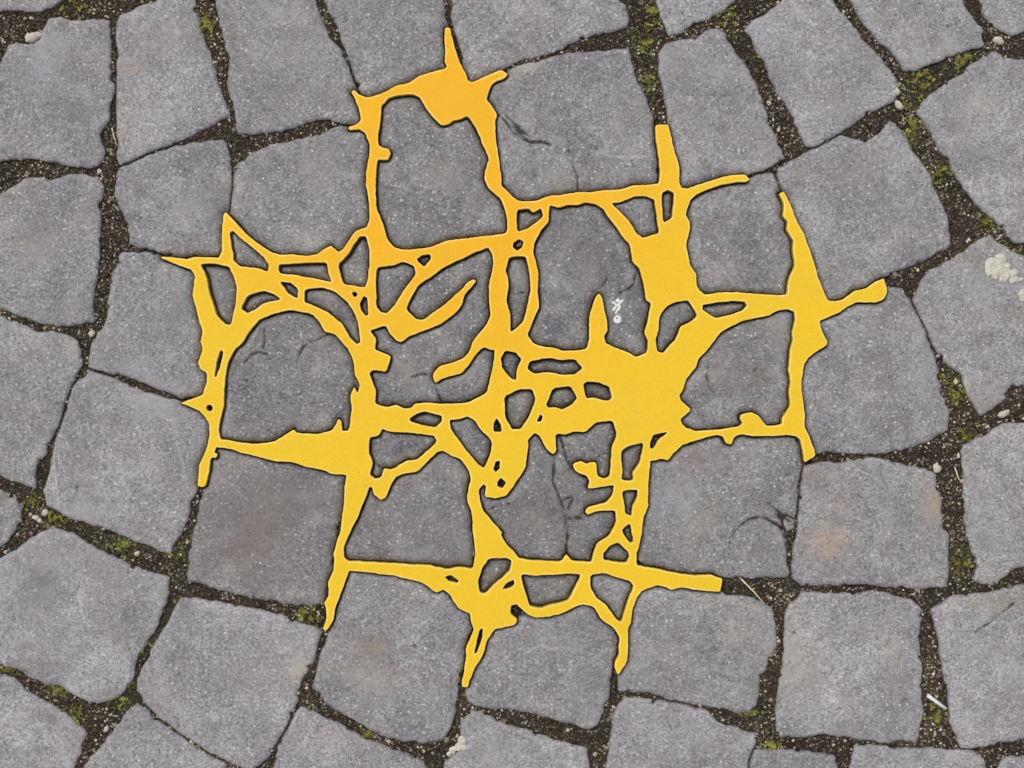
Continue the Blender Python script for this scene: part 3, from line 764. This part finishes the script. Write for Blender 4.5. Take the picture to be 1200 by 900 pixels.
def sett_mesh(g, f, seed, tone, zoff, tilt, centre, detail=True):
    cx, cy = centre
    R = 5.2
    t = np.clip(f / R, 0, 1)
    z = -0.0026 * (1 - np.sqrt(1 - (1 - t) ** 2 * 0.985))
    t2 = np.clip(f / 32.0, 0, 1)
    z += 0.0006 * (t2 * (2 - t2)) - 0.0006
    z += 0.0011 * fbm(g.X, g.Y, 46, seed, 3) + 0.00045 * fbm(g.X, g.Y, 9, seed + 5, 3)
    if detail:                                                # worn deeper where the sheet's groove runs
        fy = np.clip((-yellow_at(g.X, g.Y) - 1.5) / 10.0, 0, 1)
        z -= 0.0034 * (1 - fy) ** 2.2
    z += zoff + tilt[0] * (g.X - cx) * S + tilt[1] * (g.Y - cy) * S
    dirt = np.zeros_like(f); scr = np.zeros_like(f)
    stain = np.zeros(f.shape + (4,)); stain[..., :3] = 0.3
    if detail:
        for w_, dep, ln in CRACKS:
            wob = line_dist(g, [ln], 9)
            wob = wob + 0.9 * vnoise(g.X, g.Y, 6, 91)
            k = np.exp(-(np.maximum(wob, 0) / (w_ * 1.0)) ** 2) * np.clip(0.92 + 0.6 * vnoise(g.X, g.Y, 9, 93) + 0.3 * vnoise(g.X, g.Y, 3, 94), 0.2, 1.1)
            z -= dep * 0.001 * k
            dirt = np.maximum(dirt, np.clip(k * 1.5 - 0.12, 0, 0.97))
        for px, py, r in PITS:
            k = np.exp(-(np.hypot(g.X - px, g.Y - py) / r) ** 2)
            z -= 0.0015 * k; dirt = np.maximum(dirt, np.clip(k * 1.2, 0, 0.95))
        d = line_dist(g, SCRATCH, 6)
        scr = np.clip(1.1 - d / 1.6, 0, 1) * np.clip(0.34 + 0.3 * vnoise(g.X, g.Y, 24, 71), 0.05, 0.6)
        acc = np.zeros(f.shape)
        for px, py, rx, ry, c, s_ in STAINS:
            k = s_ * np.exp(-(((g.X - px) / rx) ** 2 + ((g.Y - py) / ry) ** 2))
            k = k * (1 + 0.6 * fbm(g.X, g.Y, 12, 300, 2))
            k = np.clip(k, 0, 1)
            for q in range(3):
                stain[..., q] = np.where(k + acc > 1e-4, (stain[..., q] * acc + c[q] * k) / (acc + k + 1e-6), stain[..., q])
            acc = acc + k
        stain[..., 3] = np.clip(acc, 0, 0.9)
    # soil packed against the foot of the edge
    dirt = np.maximum(dirt, np.clip(1 - f / (1.5 + 1.0 * vnoise(g.X, g.Y, 7, seed + 2)), 0, 1) * 0.55)
    tn = tone * (1 + 0.05 * fbm(g.X, g.Y, 30, seed + 9, 2))
    me = mesh_field('cobblestone', g, f, z, -0.045, dict(tone=tn, dirt=dirt, scratch=scr, stain=stain), centre)
    return me, z

def snap_grid(x0, y0, x1, y1):
    i0 = math.floor((x0 - GR.x0) / RH); j0 = math.floor((y0 - GR.y0) / RH)
    i1 = math.ceil((x1 - GR.x0) / RH); j1 = math.ceil((y1 - GR.y0) / RH)
    g = Grid(GR.x0 + i0 * RH, GR.y0 + j0 * RH, GR.x0 + i1 * RH, GR.y0 + j1 * RH, RH)
    g.i0, g.j0 = i0, j0
    return g

def put(g, f, z):
    a0, b0 = max(0, g.j0), max(0, g.i0)
    a1, b1 = min(GR.ny, g.j0 + g.ny), min(GR.nx, g.i0 + g.nx)
    sub = (slice(a0 - g.j0, a1 - g.j0), slice(b0 - g.i0, b1 - g.i0))
    F_ = STONE_F[a0:a1, b0:b1]; Z_ = STONE_Z[a0:a1, b0:b1]
    Z_[...] = np.where(f[sub] > 0, z[sub], Z_)
    np.maximum(F_, f[sub], out=F_)

def build_sett(poly, tone, seed, hole=False, others=()):
    xs = [p[0] for p in poly]; ys = [p[1] for p in poly]
    g = snap_grid(min(xs) - 4, min(ys) - 4, max(xs) + 4, max(ys) + 4)
    f = sdf(g, [poly], 40)
    own = np.clip(f, -14, 14)
    small = min(max(xs) - min(xs), max(ys) - min(ys))
    if hole:
        f = np.minimum(f, -yellow_at(g.X, g.Y)) - (1.5 + 0.5 * vnoise(g.X, g.Y, 9, seed))
    else:
        f = f + 1.3 * vnoise(g.X, g.Y, 16, seed) + 1.3 * vnoise(g.X, g.Y, 6, seed + 1) + 1.25
        f -= 3.2 * np.clip(fbm(g.X, g.Y, 11, seed + 4, 2) - 0.42, 0, 1) * 3
        f = np.minimum(f, -yellow_at(g.X, g.Y) - (1.7 + 0.5 * vnoise(g.X, g.Y, 9, seed + 3)))
    if not hole:
        x0, x1, y0, y1 = min(xs), max(xs), min(ys), max(ys)
        for q in others:
            if q is poly or max(p[0] for p in q) < x0 - 8 or min(p[0] for p in q) > x1 + 8 or max(p[1] for p in q) < y0 - 8 or min(p[1] for p in q) > y1 + 8:
                continue
            f = np.minimum(f, (own - sdf(g, [q], 14)) / 2 - 0.75)
    if f.max() <= 0.5:
        return
    c = ((min(xs) + max(xs)) / 2, (min(ys) + max(ys)) / 2)
    r = random.Random(seed)
    if hole and small < 45:
        zoff = -0.0026 - 0.0012 * r.random(); tilt = (0, 0)
    else:
        zoff = r.uniform(-0.0008, 0.0008); tilt = (r.uniform(-.012, .012), r.uniform(-.012, .012))
    me, z = sett_mesh(g, f, seed, tone, zoff, tilt, c)
    put(g, f, z)
    x, y = W(*c)
    link('cobblestone', me, M_STONE, pavement, (x, y, 0))

for n, (tone, poly) in enumerate(SETTS):
    if max(p[0] for p in poly) < 420 and max(p[1] for p in poly) < 480:
        tone *= 0.94                                          # a duller batch of stone on this side
    build_sett(poly, tone * random.Random(n).uniform(0.95, 1.05), 1000 + 31 * n, False, [p for _, p in SETTS])
for n, (tone, poly) in enumerate(HOLES):
    if tone:
        build_sett(chaikin(poly), tone, 5000 + 31 * n, True)

# the paving goes on past the picture: cells between jittered points, kept off the setts already laid
def outer_setts():
    P0 = 146.0
    pts = []
    for j in range(-5, 12):
        for i in range(-5, 15):
            pts.append((i * P0 + (j % 2) * 60 + random.uniform(-26, 26), j * P0 + random.uniform(-26, 26)))
    allp = [p for _, p in SETTS]
    for k, (px, py) in enumerate(pts):
        if 20 < px < 1180 and 20 < py < 880:
            continue
        if not (-560 < px < 1760 and -560 < py < 1460):
            continue
        g = Grid(px - 120, py - 120, px + 120, py + 120, 6.0)
        f = np.full((g.ny, g.nx), 60.0)
        for q, (ax, ay) in enumerate(pts):
            d = math.hypot(ax - px, ay - py)
            if q == k or d > 300:
                continue
            f = np.minimum(f, ((ax + px) / 2 - g.X) * (ax - px) / d + ((ay + py) / 2 - g.Y) * (ay - py) / d)
        f = f - 4.5 + 1.5 * vnoise(g.X, g.Y, 18, 77 + k)
        for p in allp:
            xs = [q[0] for q in p]; ys = [q[1] for q in p]
            if max(xs) < px - 130 or min(xs) > px + 130 or max(ys) < py - 130 or min(ys) > py + 130:
                continue
            f = np.minimum(f, -sdf(g, [p], 40) - 9.0)
        # nothing of the picture area itself
        fr = np.maximum(np.maximum(-4 - g.X, g.X - 1204), np.maximum(-4 - g.Y, g.Y - 904))
        f = np.minimum(f, fr - 2)
        if f.max() < 16:
            continue
        rr = random.Random(k)
        me, z = sett_mesh(g, f, 9000 + k, rr.uniform(0.98, 1.18), rr.uniform(-.001, .001),
                          (rr.uniform(-.012, .012), rr.uniform(-.012, .012)), (px, py), False)
        x, y = W(px, py)
        link('cobblestone', me, M_STONE, pavement, (x, y, 0))

outer_setts()

def sample(A, px, py):
    i = np.clip(np.round((px - GR.x0) / RH).astype(int), 0, GR.nx - 1)
    j = np.clip(np.round((py - GR.y0) / RH).astype(int), 0, GR.ny - 1)
    return A[j, i]

def soil_z(px, py):
    """packed nearly flush in the open joints, scraped lower where the sheet sits"""
    near = np.clip(1 + (yellow_at(px, py) + 3.0) / 9.0, 0, 1)
    return -0.0041 - 0.0052 * near + 0.0012 * fbm(px, py, 40, 61, 3) + 0.0006 * vnoise(px, py, 9, 62)

def soil_sheet():
    g = Grid(-600, -600, 1800, 1500, 5.0)
    z = np.where(sample(STONE_F, g.X, g.Y) > 5, -0.013, soil_z(g.X, g.Y))
    f = np.minimum(np.minimum(g.X + 590, 1790 - g.X), np.minimum(g.Y + 590, 1490 - g.Y))
    me = mesh_field('soil', g, f, z, -0.031)
    o = link('soil', me, M_SOIL, None, kind='structure')
    o['label'] = 'dark brown soil filling the joints between the setts'

soil_sheet()

# ------------------------------------------------------------------ the yellow sheet
def yellow_inlay():
    t = np.clip(ysd / 1.1, 0, 1)
    z = 0.0008 - 0.0004 * (1 - np.sqrt(1 - (1 - t) ** 2 * 0.98))
    z += 0.0006 * fbm(gy.X, gy.Y, 60, 11, 2) + 0.00012 * vnoise(gy.X, gy.Y, 11, 12)
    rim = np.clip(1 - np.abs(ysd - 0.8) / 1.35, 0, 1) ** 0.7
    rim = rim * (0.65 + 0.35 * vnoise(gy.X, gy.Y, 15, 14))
    gr = np.clip(0.35 * fbm(gy.X, gy.Y, 5, 15, 2) - 0.24, 0, 0.10)
    gr = np.maximum(gr, np.clip((0.12 - ysd) * 2, 0, 0.4))
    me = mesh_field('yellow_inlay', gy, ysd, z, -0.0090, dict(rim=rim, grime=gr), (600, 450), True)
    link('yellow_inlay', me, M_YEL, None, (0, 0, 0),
         label='bright yellow cut-out sheet like a cracked web, laid in the joints between grey setts', category='inlay')

yellow_inlay()

# ------------------------------------------------------------------ loose bits: grit, moss, pebbles, straw, lichen, paint
def ico():
    p = (1 + 5 ** .5) / 2
    v = np.array([(-1, p, 0), (1, p, 0), (-1, -p, 0), (1, -p, 0), (0, -1, p), (0, 1, p), (0, -1, -p), (0, 1, -p), (p, 0, -1), (p, 0, 1), (-p, 0, -1), (-p, 0, 1)])
    v /= np.linalg.norm(v[0])
    f = np.array([(0, 11, 5), (0, 5, 1), (0, 1, 7), (0, 7, 10), (0, 10, 11), (1, 5, 9), (5, 11, 4), (11, 10, 2), (10, 7, 6), (7, 1, 8),
                  (3, 9, 4), (3, 4, 2), (3, 2, 6), (3, 6, 8), (3, 8, 9), (4, 9, 5), (2, 4, 11), (6, 2, 10), (8, 6, 7), (9, 8, 1)])
    return v, f

def tri_mesh(name, co, tris, tint=None, smooth=False):
    me = bpy.data.meshes.new(name)
    me.vertices.add(len(co)); me.vertices.foreach_set('co', np.asarray(co, dtype=np.float32).ravel())
    tris = np.asarray(tris, dtype=np.int32)
    me.loops.add(tris.size); me.loops.foreach_set('vertex_index', tris.ravel())
    me.polygons.add(len(tris)); me.polygons.foreach_set('loop_start', np.arange(0, tris.size, 3, dtype=np.int32))
    me.polygons.foreach_set('use_smooth', np.full(len(tris), smooth))
    me.update(calc_edges=True)
    if tint is not None:
        c = np.ones((len(co), 4), dtype=np.float32); c[:, :3] = tint
        me.attributes.new('tint', 'FLOAT_COLOR', 'POINT').data.foreach_set('color', c.ravel())
    return me

def scatter(n, tries=40):
    """random points of the picture area where soil lies open"""
    px = rng.uniform(-20, 1220, n * tries); py = rng.uniform(-20, 920, n * tries)
    ok = (sample(STONE_F, px, py) < -0.3) & (yellow_at(px, py) < -2.2)
    return px[ok][:n], py[ok][:n]

MOSS = [(767, 15, 10), (755, 45, 9), (850, 22, 10), (1129, 70, 8), (1080, 96, 12), (1069, 122, 7), (1069, 146, 10), (1070, 160, 6), (1155, 257, 8), (1180, 298, 8),
        (1115, 445, 9), (1125, 463, 9), (1135, 508, 8), (62, 608, 8), (145, 640, 12), (208, 648, 9), (65, 807, 11), (87, 836, 9), (6, 785, 7),
        (360, 722, 11), (238, 28, 12), (85, 10, 12), (140, 822, 8), (1125, 660, 9), (1097, 838, 9), (150, 800, 6), (35, 585, 8), (880, 833, 8),
        (430, 860, 7), (895, 60, 6), (760, 95, 8), (905, 870, 8), (168, 762, 6), (1100, 205, 10)]

def grit():
    v0, f0 = ico()
    px, py = scatter(30000)
    n = len(px)
    mossy = np.zeros(n)
    for mx, my, r in MOSS:
        mossy = np.maximum(mossy, np.exp(-((px - mx) ** 2 + (py - my) ** 2) / (1.6 * r) ** 2))
    rad = np.clip(rng.lognormal(-0.12, 0.38, n), 0.45, 2.6) * S
    light = rng.random(n)
    clump = fbm(px, py, 26, 205, 2)
    pale = light < 0.20 + 0.30 * clump
    rad = np.where(pale & (rng.random(n) < 0.05), rad * 1.5, rad)
    dark = np.stack([0.022 + 0.16 * rng.random(n) ** 2.6] * 3, 1) * np.array([1.0, 0.80, 0.60])
    pl = np.stack([0.14 + 0.50 * rng.random(n) ** 1.5] * 3, 1) * np.array([1.0, 0.86, 0.67])
    gn = np.stack([rng.uniform(0.06, 0.16, n)] * 3, 1) * np.array([0.85, 0.95, 0.28])
    col = np.where(pale[:, None], pl, dark)
    gm = rng.random(n) < mossy * 0.7 + 0.10 * (fbm(px, py, 60, 206, 2) > 0.1)
    col = np.where((gm & ~pale)[:, None], gn, col)
    z = soil_z(px, py) + rad * 0.55
    sc_ = rng.uniform(0.6, 1.35, (n, 3)); sc_[:, 2] *= 0.75
    th = rng.uniform(0, 6.28, n)
    V = v0[None] * sc_[:, None] * (1 + 0.22 * rng.standard_normal((n, 12, 1))) * rad[:, None, None]
    c, s_ = np.cos(th)[:, None], np.sin(th)[:, None]
    X = V[..., 0] * c - V[..., 1] * s_ + ((px - 600) * S)[:, None]
    Y = V[..., 0] * s_ + V[..., 1] * c + ((450 - py) * S)[:, None]
    Z = V[..., 2] + z[:, None]
    co = np.stack([X, Y, Z], -1).reshape(-1, 3)
    tris = (f0[None] + 12 * np.arange(n)[:, None, None]).reshape(-1, 3)
    o = link('grit', tri_mesh('grit', co, tris, np.repeat(col, 12, 0)), M_GRIT, None, kind='stuff',
             label='fine pale and brown grit lying in the joints between setts', category='grit')

grit()

def moss():
    pts = []
    for mx, my, r in MOSS:
        m = int((24 if mx > 700 else 14) * r)
        a = rng.uniform(0, 6.28, m); d = 1.25 * r * np.abs(rng.normal(0, 0.62, m))
        x = mx + d * np.cos(a); y = my + d * np.sin(a)
        ok = (sample(STONE_F, x, y) < 1.0) & (yellow_at(x, y) < -1.5)
        pts.append(np.stack([x[ok], y[ok]], 1))
    p = np.concatenate(pts); n = len(p)
    clump = fbm(p[:, 0], p[:, 1], 5.5, 402, 2)
    k = clump > 0.02
    p = p[k]; clump = clump[k]; n = len(p)
    # each sprig: five little pointed leaves round a stem
    L = 5
    th = rng.uniform(0, 6.28, (n, 1)) + np.arange(L)[None] * 6.283 / L + rng.normal(0, .2, (n, L))
    ln = rng.uniform(1.0, 2.2, (n, L)) * S
    wd = ln * 0.42
    up = rng.uniform(0.35, 1.1, (n, L))
    bx = ((p[:, 0] - 600) * S)[:, None]; by = ((450 - p[:, 1]) * S)[:, None]
    bz = (soil_z(p[:, 0], p[:, 1]) + 0.0008 + 0.0014 * np.clip(clump + .3, 0, 1))[:, None]
    cx, sy = np.cos(th), np.sin(th)
    A = np.stack([bx - wd * sy * .7, by + wd * cx * .7, bz + 0 * cx], -1)
    B = np.stack([bx + wd * sy * .7, by - wd * cx * .7, bz + 0 * cx], -1)
    Mx = np.stack([bx + ln * .55 * cx - wd * sy, by + ln * .55 * sy + wd * cx, bz + ln * .5 * up], -1)
    Mn = np.stack([bx + ln * .55 * cx + wd * sy, by + ln * .55 * sy - wd * cx, bz + ln * .5 * up], -1)
    Tp = np.stack([bx + ln * cx, by + ln * sy, bz + ln * up * .8], -1)
    co = np.stack([A, B, Mn, Mx, Tp], 2).reshape(-1, 3)
    base = 5 * np.arange(n * L)[:, None, None]
    tris = (base + np.array([(0, 1, 2), (0, 2, 3), (3, 2, 4)])[None]).reshape(-1, 3)
    u_ = np.clip(rng.random(n) * 0.75 + clump * 0.9 - 0.1, 0, 1)[:, None] ** 1.5
    g_ = (1 - u_) * np.array([[0.050, 0.052, 0.018]]) + u_ * np.array([[0.34, 0.33, 0.075]])
    tint = np.repeat(g_, L * 5, 0)
    link('moss', tri_mesh('moss', co, tris, tint), M_MOSS, None, kind='stuff',
         label='yellow-green moss growing in the soil of the joints', category='moss')

moss()

def blob(name, px, py, rx, ry, rz, rot, seed, mat, label, cat, group=None, on_stone=False, lumps=0.16, seg=18, rings=7):
    """an uneven flattened pebble or crust: closed, resting on what lies under it"""
    r = random.Random(seed)
    co = []; tris = []
    ph = [r.uniform(0, 6.28) for _ in range(6)]
    def rad(a, e):
        return 1 + lumps * (math.sin(2 * a + ph[0]) * .6 + math.sin(3 * a + ph[1]) * .6 + math.sin(5 * a + ph[2]) * .45 + math.sin(8 * a + ph[3] + e) * .3)
    for j in range(1, rings):
        e = -math.pi / 2 + math.pi * j / rings
        for i in range(seg):
            a = 2 * math.pi * i / seg
            k = math.cos(e) * rad(a, e * 2) * (1 + r.uniform(-.03, .03))
            x, y = rx * k * math.cos(a), ry * k * math.sin(a)
            co.append((x * math.cos(rot) - y * math.sin(rot), x * math.sin(rot) + y * math.cos(rot), rz * math.sin(e) * (1 + r.uniform(-.12, .12))))
    nb = len(co)
    co += [(0, 0, -rz), (0, 0, rz)]
    for j in range(rings - 2):
        for i in range(seg):
            a, b = j * seg + i, j * seg + (i + 1) % seg
            tris += [(a, b, b + seg), (a, b + seg, a + seg)]
    for i in range(seg):
        tris.append((nb, (i + 1) % seg, i))
        q = (rings - 2) * seg
        tris.append((nb + 1, q + i, q + (i + 1) % seg))
    co = np.array(co) * S
    zb = float(sample(STONE_Z, np.array([px]), np.array([py]))[0]) if on_stone else float(soil_z(np.array([px]), np.array([py]))[0])
    zz = zb + (0.2 if on_stone else 0.6) * rz * S
    x, y = W(px, py)
    o = link(name, tri_mesh(name, co, tris, None, True), mat, None, (x, y, zz), label=label, category=cat)
    if group:
        o['group'] = group
    return o

PBL = [(38, 43, 11, 6, 5, 0.45, 'large whitish pebble at the corner of a sett beside mossy soil'),
       (1171, 47, 6.5, 5, 4, -0.4, 'pinkish white pebble in the forking joint between three setts'),
       (1177, 485, 8, 4, 4, 0.35, 'long oval cream pebble lying across a joint near moss'),
       (1099, 549, 6, 5, 4, -0.7, 'white angular pebble at the corner of the brown-stained sett'),
       (107, 391, 4.2, 3.6, 3, 0.2, 'small white pebble in the soil where three setts meet'),
       (124, 855, 4, 3, 3, 0.9, 'white stone chip in dark soil below the long straight joint'),
       (52, 601, 4.5, 4, 3, 0.3, 'chalky white chip among grit at a mossy crossing of joints'),
       (41, 607, 4.5, 3.2, 3, -0.5, 'cream chip beside the chalky chip at the mossy crossing'),
       (160, 649, 4, 3, 3, 0.8, 'pale chip beside moss in the slanting joint'),
       (917, 484, 4, 3.2, 3, 0.2, 'tiny white stone wedged beside the vertical yellow bar'),
       (1051, 107, 4.5, 5, 3, 0.2, 'cream stone chip where four setts meet above bright moss'),
       (1054, 123, 4.2, 6.5, 3.5, 0.5, 'pinkish broken stone chip next to bright moss'),
       (552, 651, 3, 6, 3, -0.5, 'thin whitish flake wedged beside the yellow sheet and a sett')]
for n, (x, y, rx, ry, rz, a, lab) in enumerate(PBL):
    blob('pebble', x, y, rx, ry, rz, a, 50 + n, M_PEBBLE, lab, 'pebble', 'pale pebbles in the joints', lumps=0.13)

def lichen_patch(lobes, seed, label):
    """a knobbly crust grown over the sett edge: rounded lobes run together, pitted on top"""
    xs = [l[0] for l in lobes]; ys = [l[1] for l in lobes]; R = max(l[2] for l in lobes)
    c = ((min(xs) + max(xs)) / 2, (min(ys) + max(ys)) / 2)
    g = Grid(min(xs) - R - 3, min(ys) - R - 3, max(xs) + R + 3, max(ys) + R + 3, 0.7)
    f = np.full((g.ny, g.nx), -9.0)
    for x, y, r in lobes:
        f = np.maximum(f, r - np.hypot(g.X - x, g.Y - y))
    f = f + 0.9 * vnoise(g.X, g.Y, 4.5, seed) + 0.4 * vnoise(g.X, g.Y, 2, seed + 1)
    base = np.maximum(sample(STONE_Z, g.X, g.Y), -0.003)
    z = base + 0.0005 + 0.0017 * (1 - np.exp(-np.maximum(f, 0) / 2.0)) + 0.00035 * vnoise(g.X, g.Y, 2.6, seed + 2)
    me = mesh_field('lichen_patch', g, f, z, -0.005, None, c)
    link('lichen_patch', me, M_LICHEN, None, (*W(*c), 0), label=label, category='lichen', group='pale lichen on setts')

lichen_patch([(1173, 303, 7), (1163, 311, 9), (1161, 318, 6), (1170, 315, 10), (1177, 321, 8), (1166, 323, 5), (1175, 328, 4), (1180, 312, 4)], 601,
             'large white lichen crust on a sett edge beside green moss')
lichen_patch([(1188, 320, 5), (1191, 327, 4), (1186, 329, 4), (1197, 328, 2.5)], 611, 'smaller white lichen crust beside the large one')
lichen_patch([(1200, 344, 6), (1199, 350, 4)], 621, 'cream lichen spot alone on the sett below the crusts')
lichen_patch([(541, 869, 5), (537, 876, 5), (543, 877, 3), (530, 880, 4), (526, 884, 3)], 631, 'white lichen crust on a sett corner beside dark soil')

def stalk(name, pts, r0, zl, mat, label, cat):
    """a bent straw: six-sided tube through photo points lifted to zl metres"""
    P = [np.array([*W(x, y), z]) for (x, y), z in zip(pts, zl)]
    co = []; tris = []; K = 6
    for i, p in enumerate(P):
        d = P[min(i + 1, len(P) - 1)] - P[max(i - 1, 0)]; d /= np.linalg.norm(d)
        u = np.cross(d, (0, 0, 1.0)); u /= np.linalg.norm(u); v = np.cross(u, d)
        for k in range(K):
            a = 2 * math.pi * k / K
            co.append(p + r0 * S * (1 - .25 * i / len(P)) * (math.cos(a) * u + 0.7 * math.sin(a) * v))
    for i in range(len(P) - 1):
        for k in range(K):
            a, b = i * K + k, i * K + (k + 1) % K
            tris += [(a, a + K, b), (b, a + K, b + K)]
    e = (len(P) - 1) * K
    for k in range(1, K - 1):
        tris += [(0, k, k + 1), (e, e + k + 1, e + k)]
    co = np.array(co); c0 = co.mean(0)
    link(name, tri_mesh(name, co - c0, tris, None, True), mat, None, tuple(c0), label=label, category=cat)

stalk('straw', [(869, 679), (876, 686), (884, 694), (896, 708)], 1.0, [-.003, -.0025, -.002, -.001], M_STRAW, 'thin dry straw across the joint just past the yellow sheet\'s blunt arm', 'straw')
stalk('straw', [(130, 149), (132, 158), (136, 171)], 0.9, [-.004, -.0035, -.004], M_STRAW, 'thin straw lying along the upright joint above a soil crossing', 'straw')
stalk('matchstick', [(1087, 815), (1098, 823), (1109, 831)], 2.3, [-.0012, -.0010, -.0008], M_PAINT, 'short white stick lying in the widening joint between setts', 'stick')
stalk('straw', [(1120, 548), (1124, 560), (1128, 566)], 0.8, [-.003, -.003, -.003], M_STRAW, 'tiny straw on the dark joint beside the brown-stained sett', 'straw')

def paint_marks():
    """old white paint on the sett framed by the sheet: a few strokes and a ring"""
    def area(fld, g):
        zz = sample(STONE_Z, g.X, g.Y) + 0.00045
        return zz
    g = Grid(716, 344, 734, 368, 0.5)
    L = [[(724.5, 350.4), (722.2, 352.6), (726.5, 353.8)], [(729.2, 352.2), (725.2, 356.6), (723.2, 357.6), (718.8, 362.6)],
         [(718.4, 354.2), (723.3, 357.2)], [(726.4, 359.6), (721.9, 366.0)]]
    f = 1.35 - line_dist(g, L, 5) + 0.5 * vnoise(g.X, g.Y, 2.2, 501)
    me = mesh_field('paint_strokes', g, f, area(f, g), -0.004, None, (723, 356))
    link('paint_strokes', me, M_PAINT, None, (*W(723, 356), 0), label='small worn white paint strokes on the sett beside the yellow spike', category='paint mark')
    g = Grid(715, 366, 732, 382, 0.5)
    d = np.hypot(g.X - 723.5, g.Y - 374)
    f = np.minimum(4.7 - d, np.hypot(g.X - 723.0, g.Y - 373) - 0.8) + 0.5 * vnoise(g.X, g.Y, 2.5, 502)
    me = mesh_field('paint_ring', g, f, area(f, g), -0.004, None, (723, 374))
    link('paint_ring', me, M_PAINT, None, (*W(723, 374), 0), label='small white paint ring below the worn paint strokes', category='paint mark')

paint_marks()
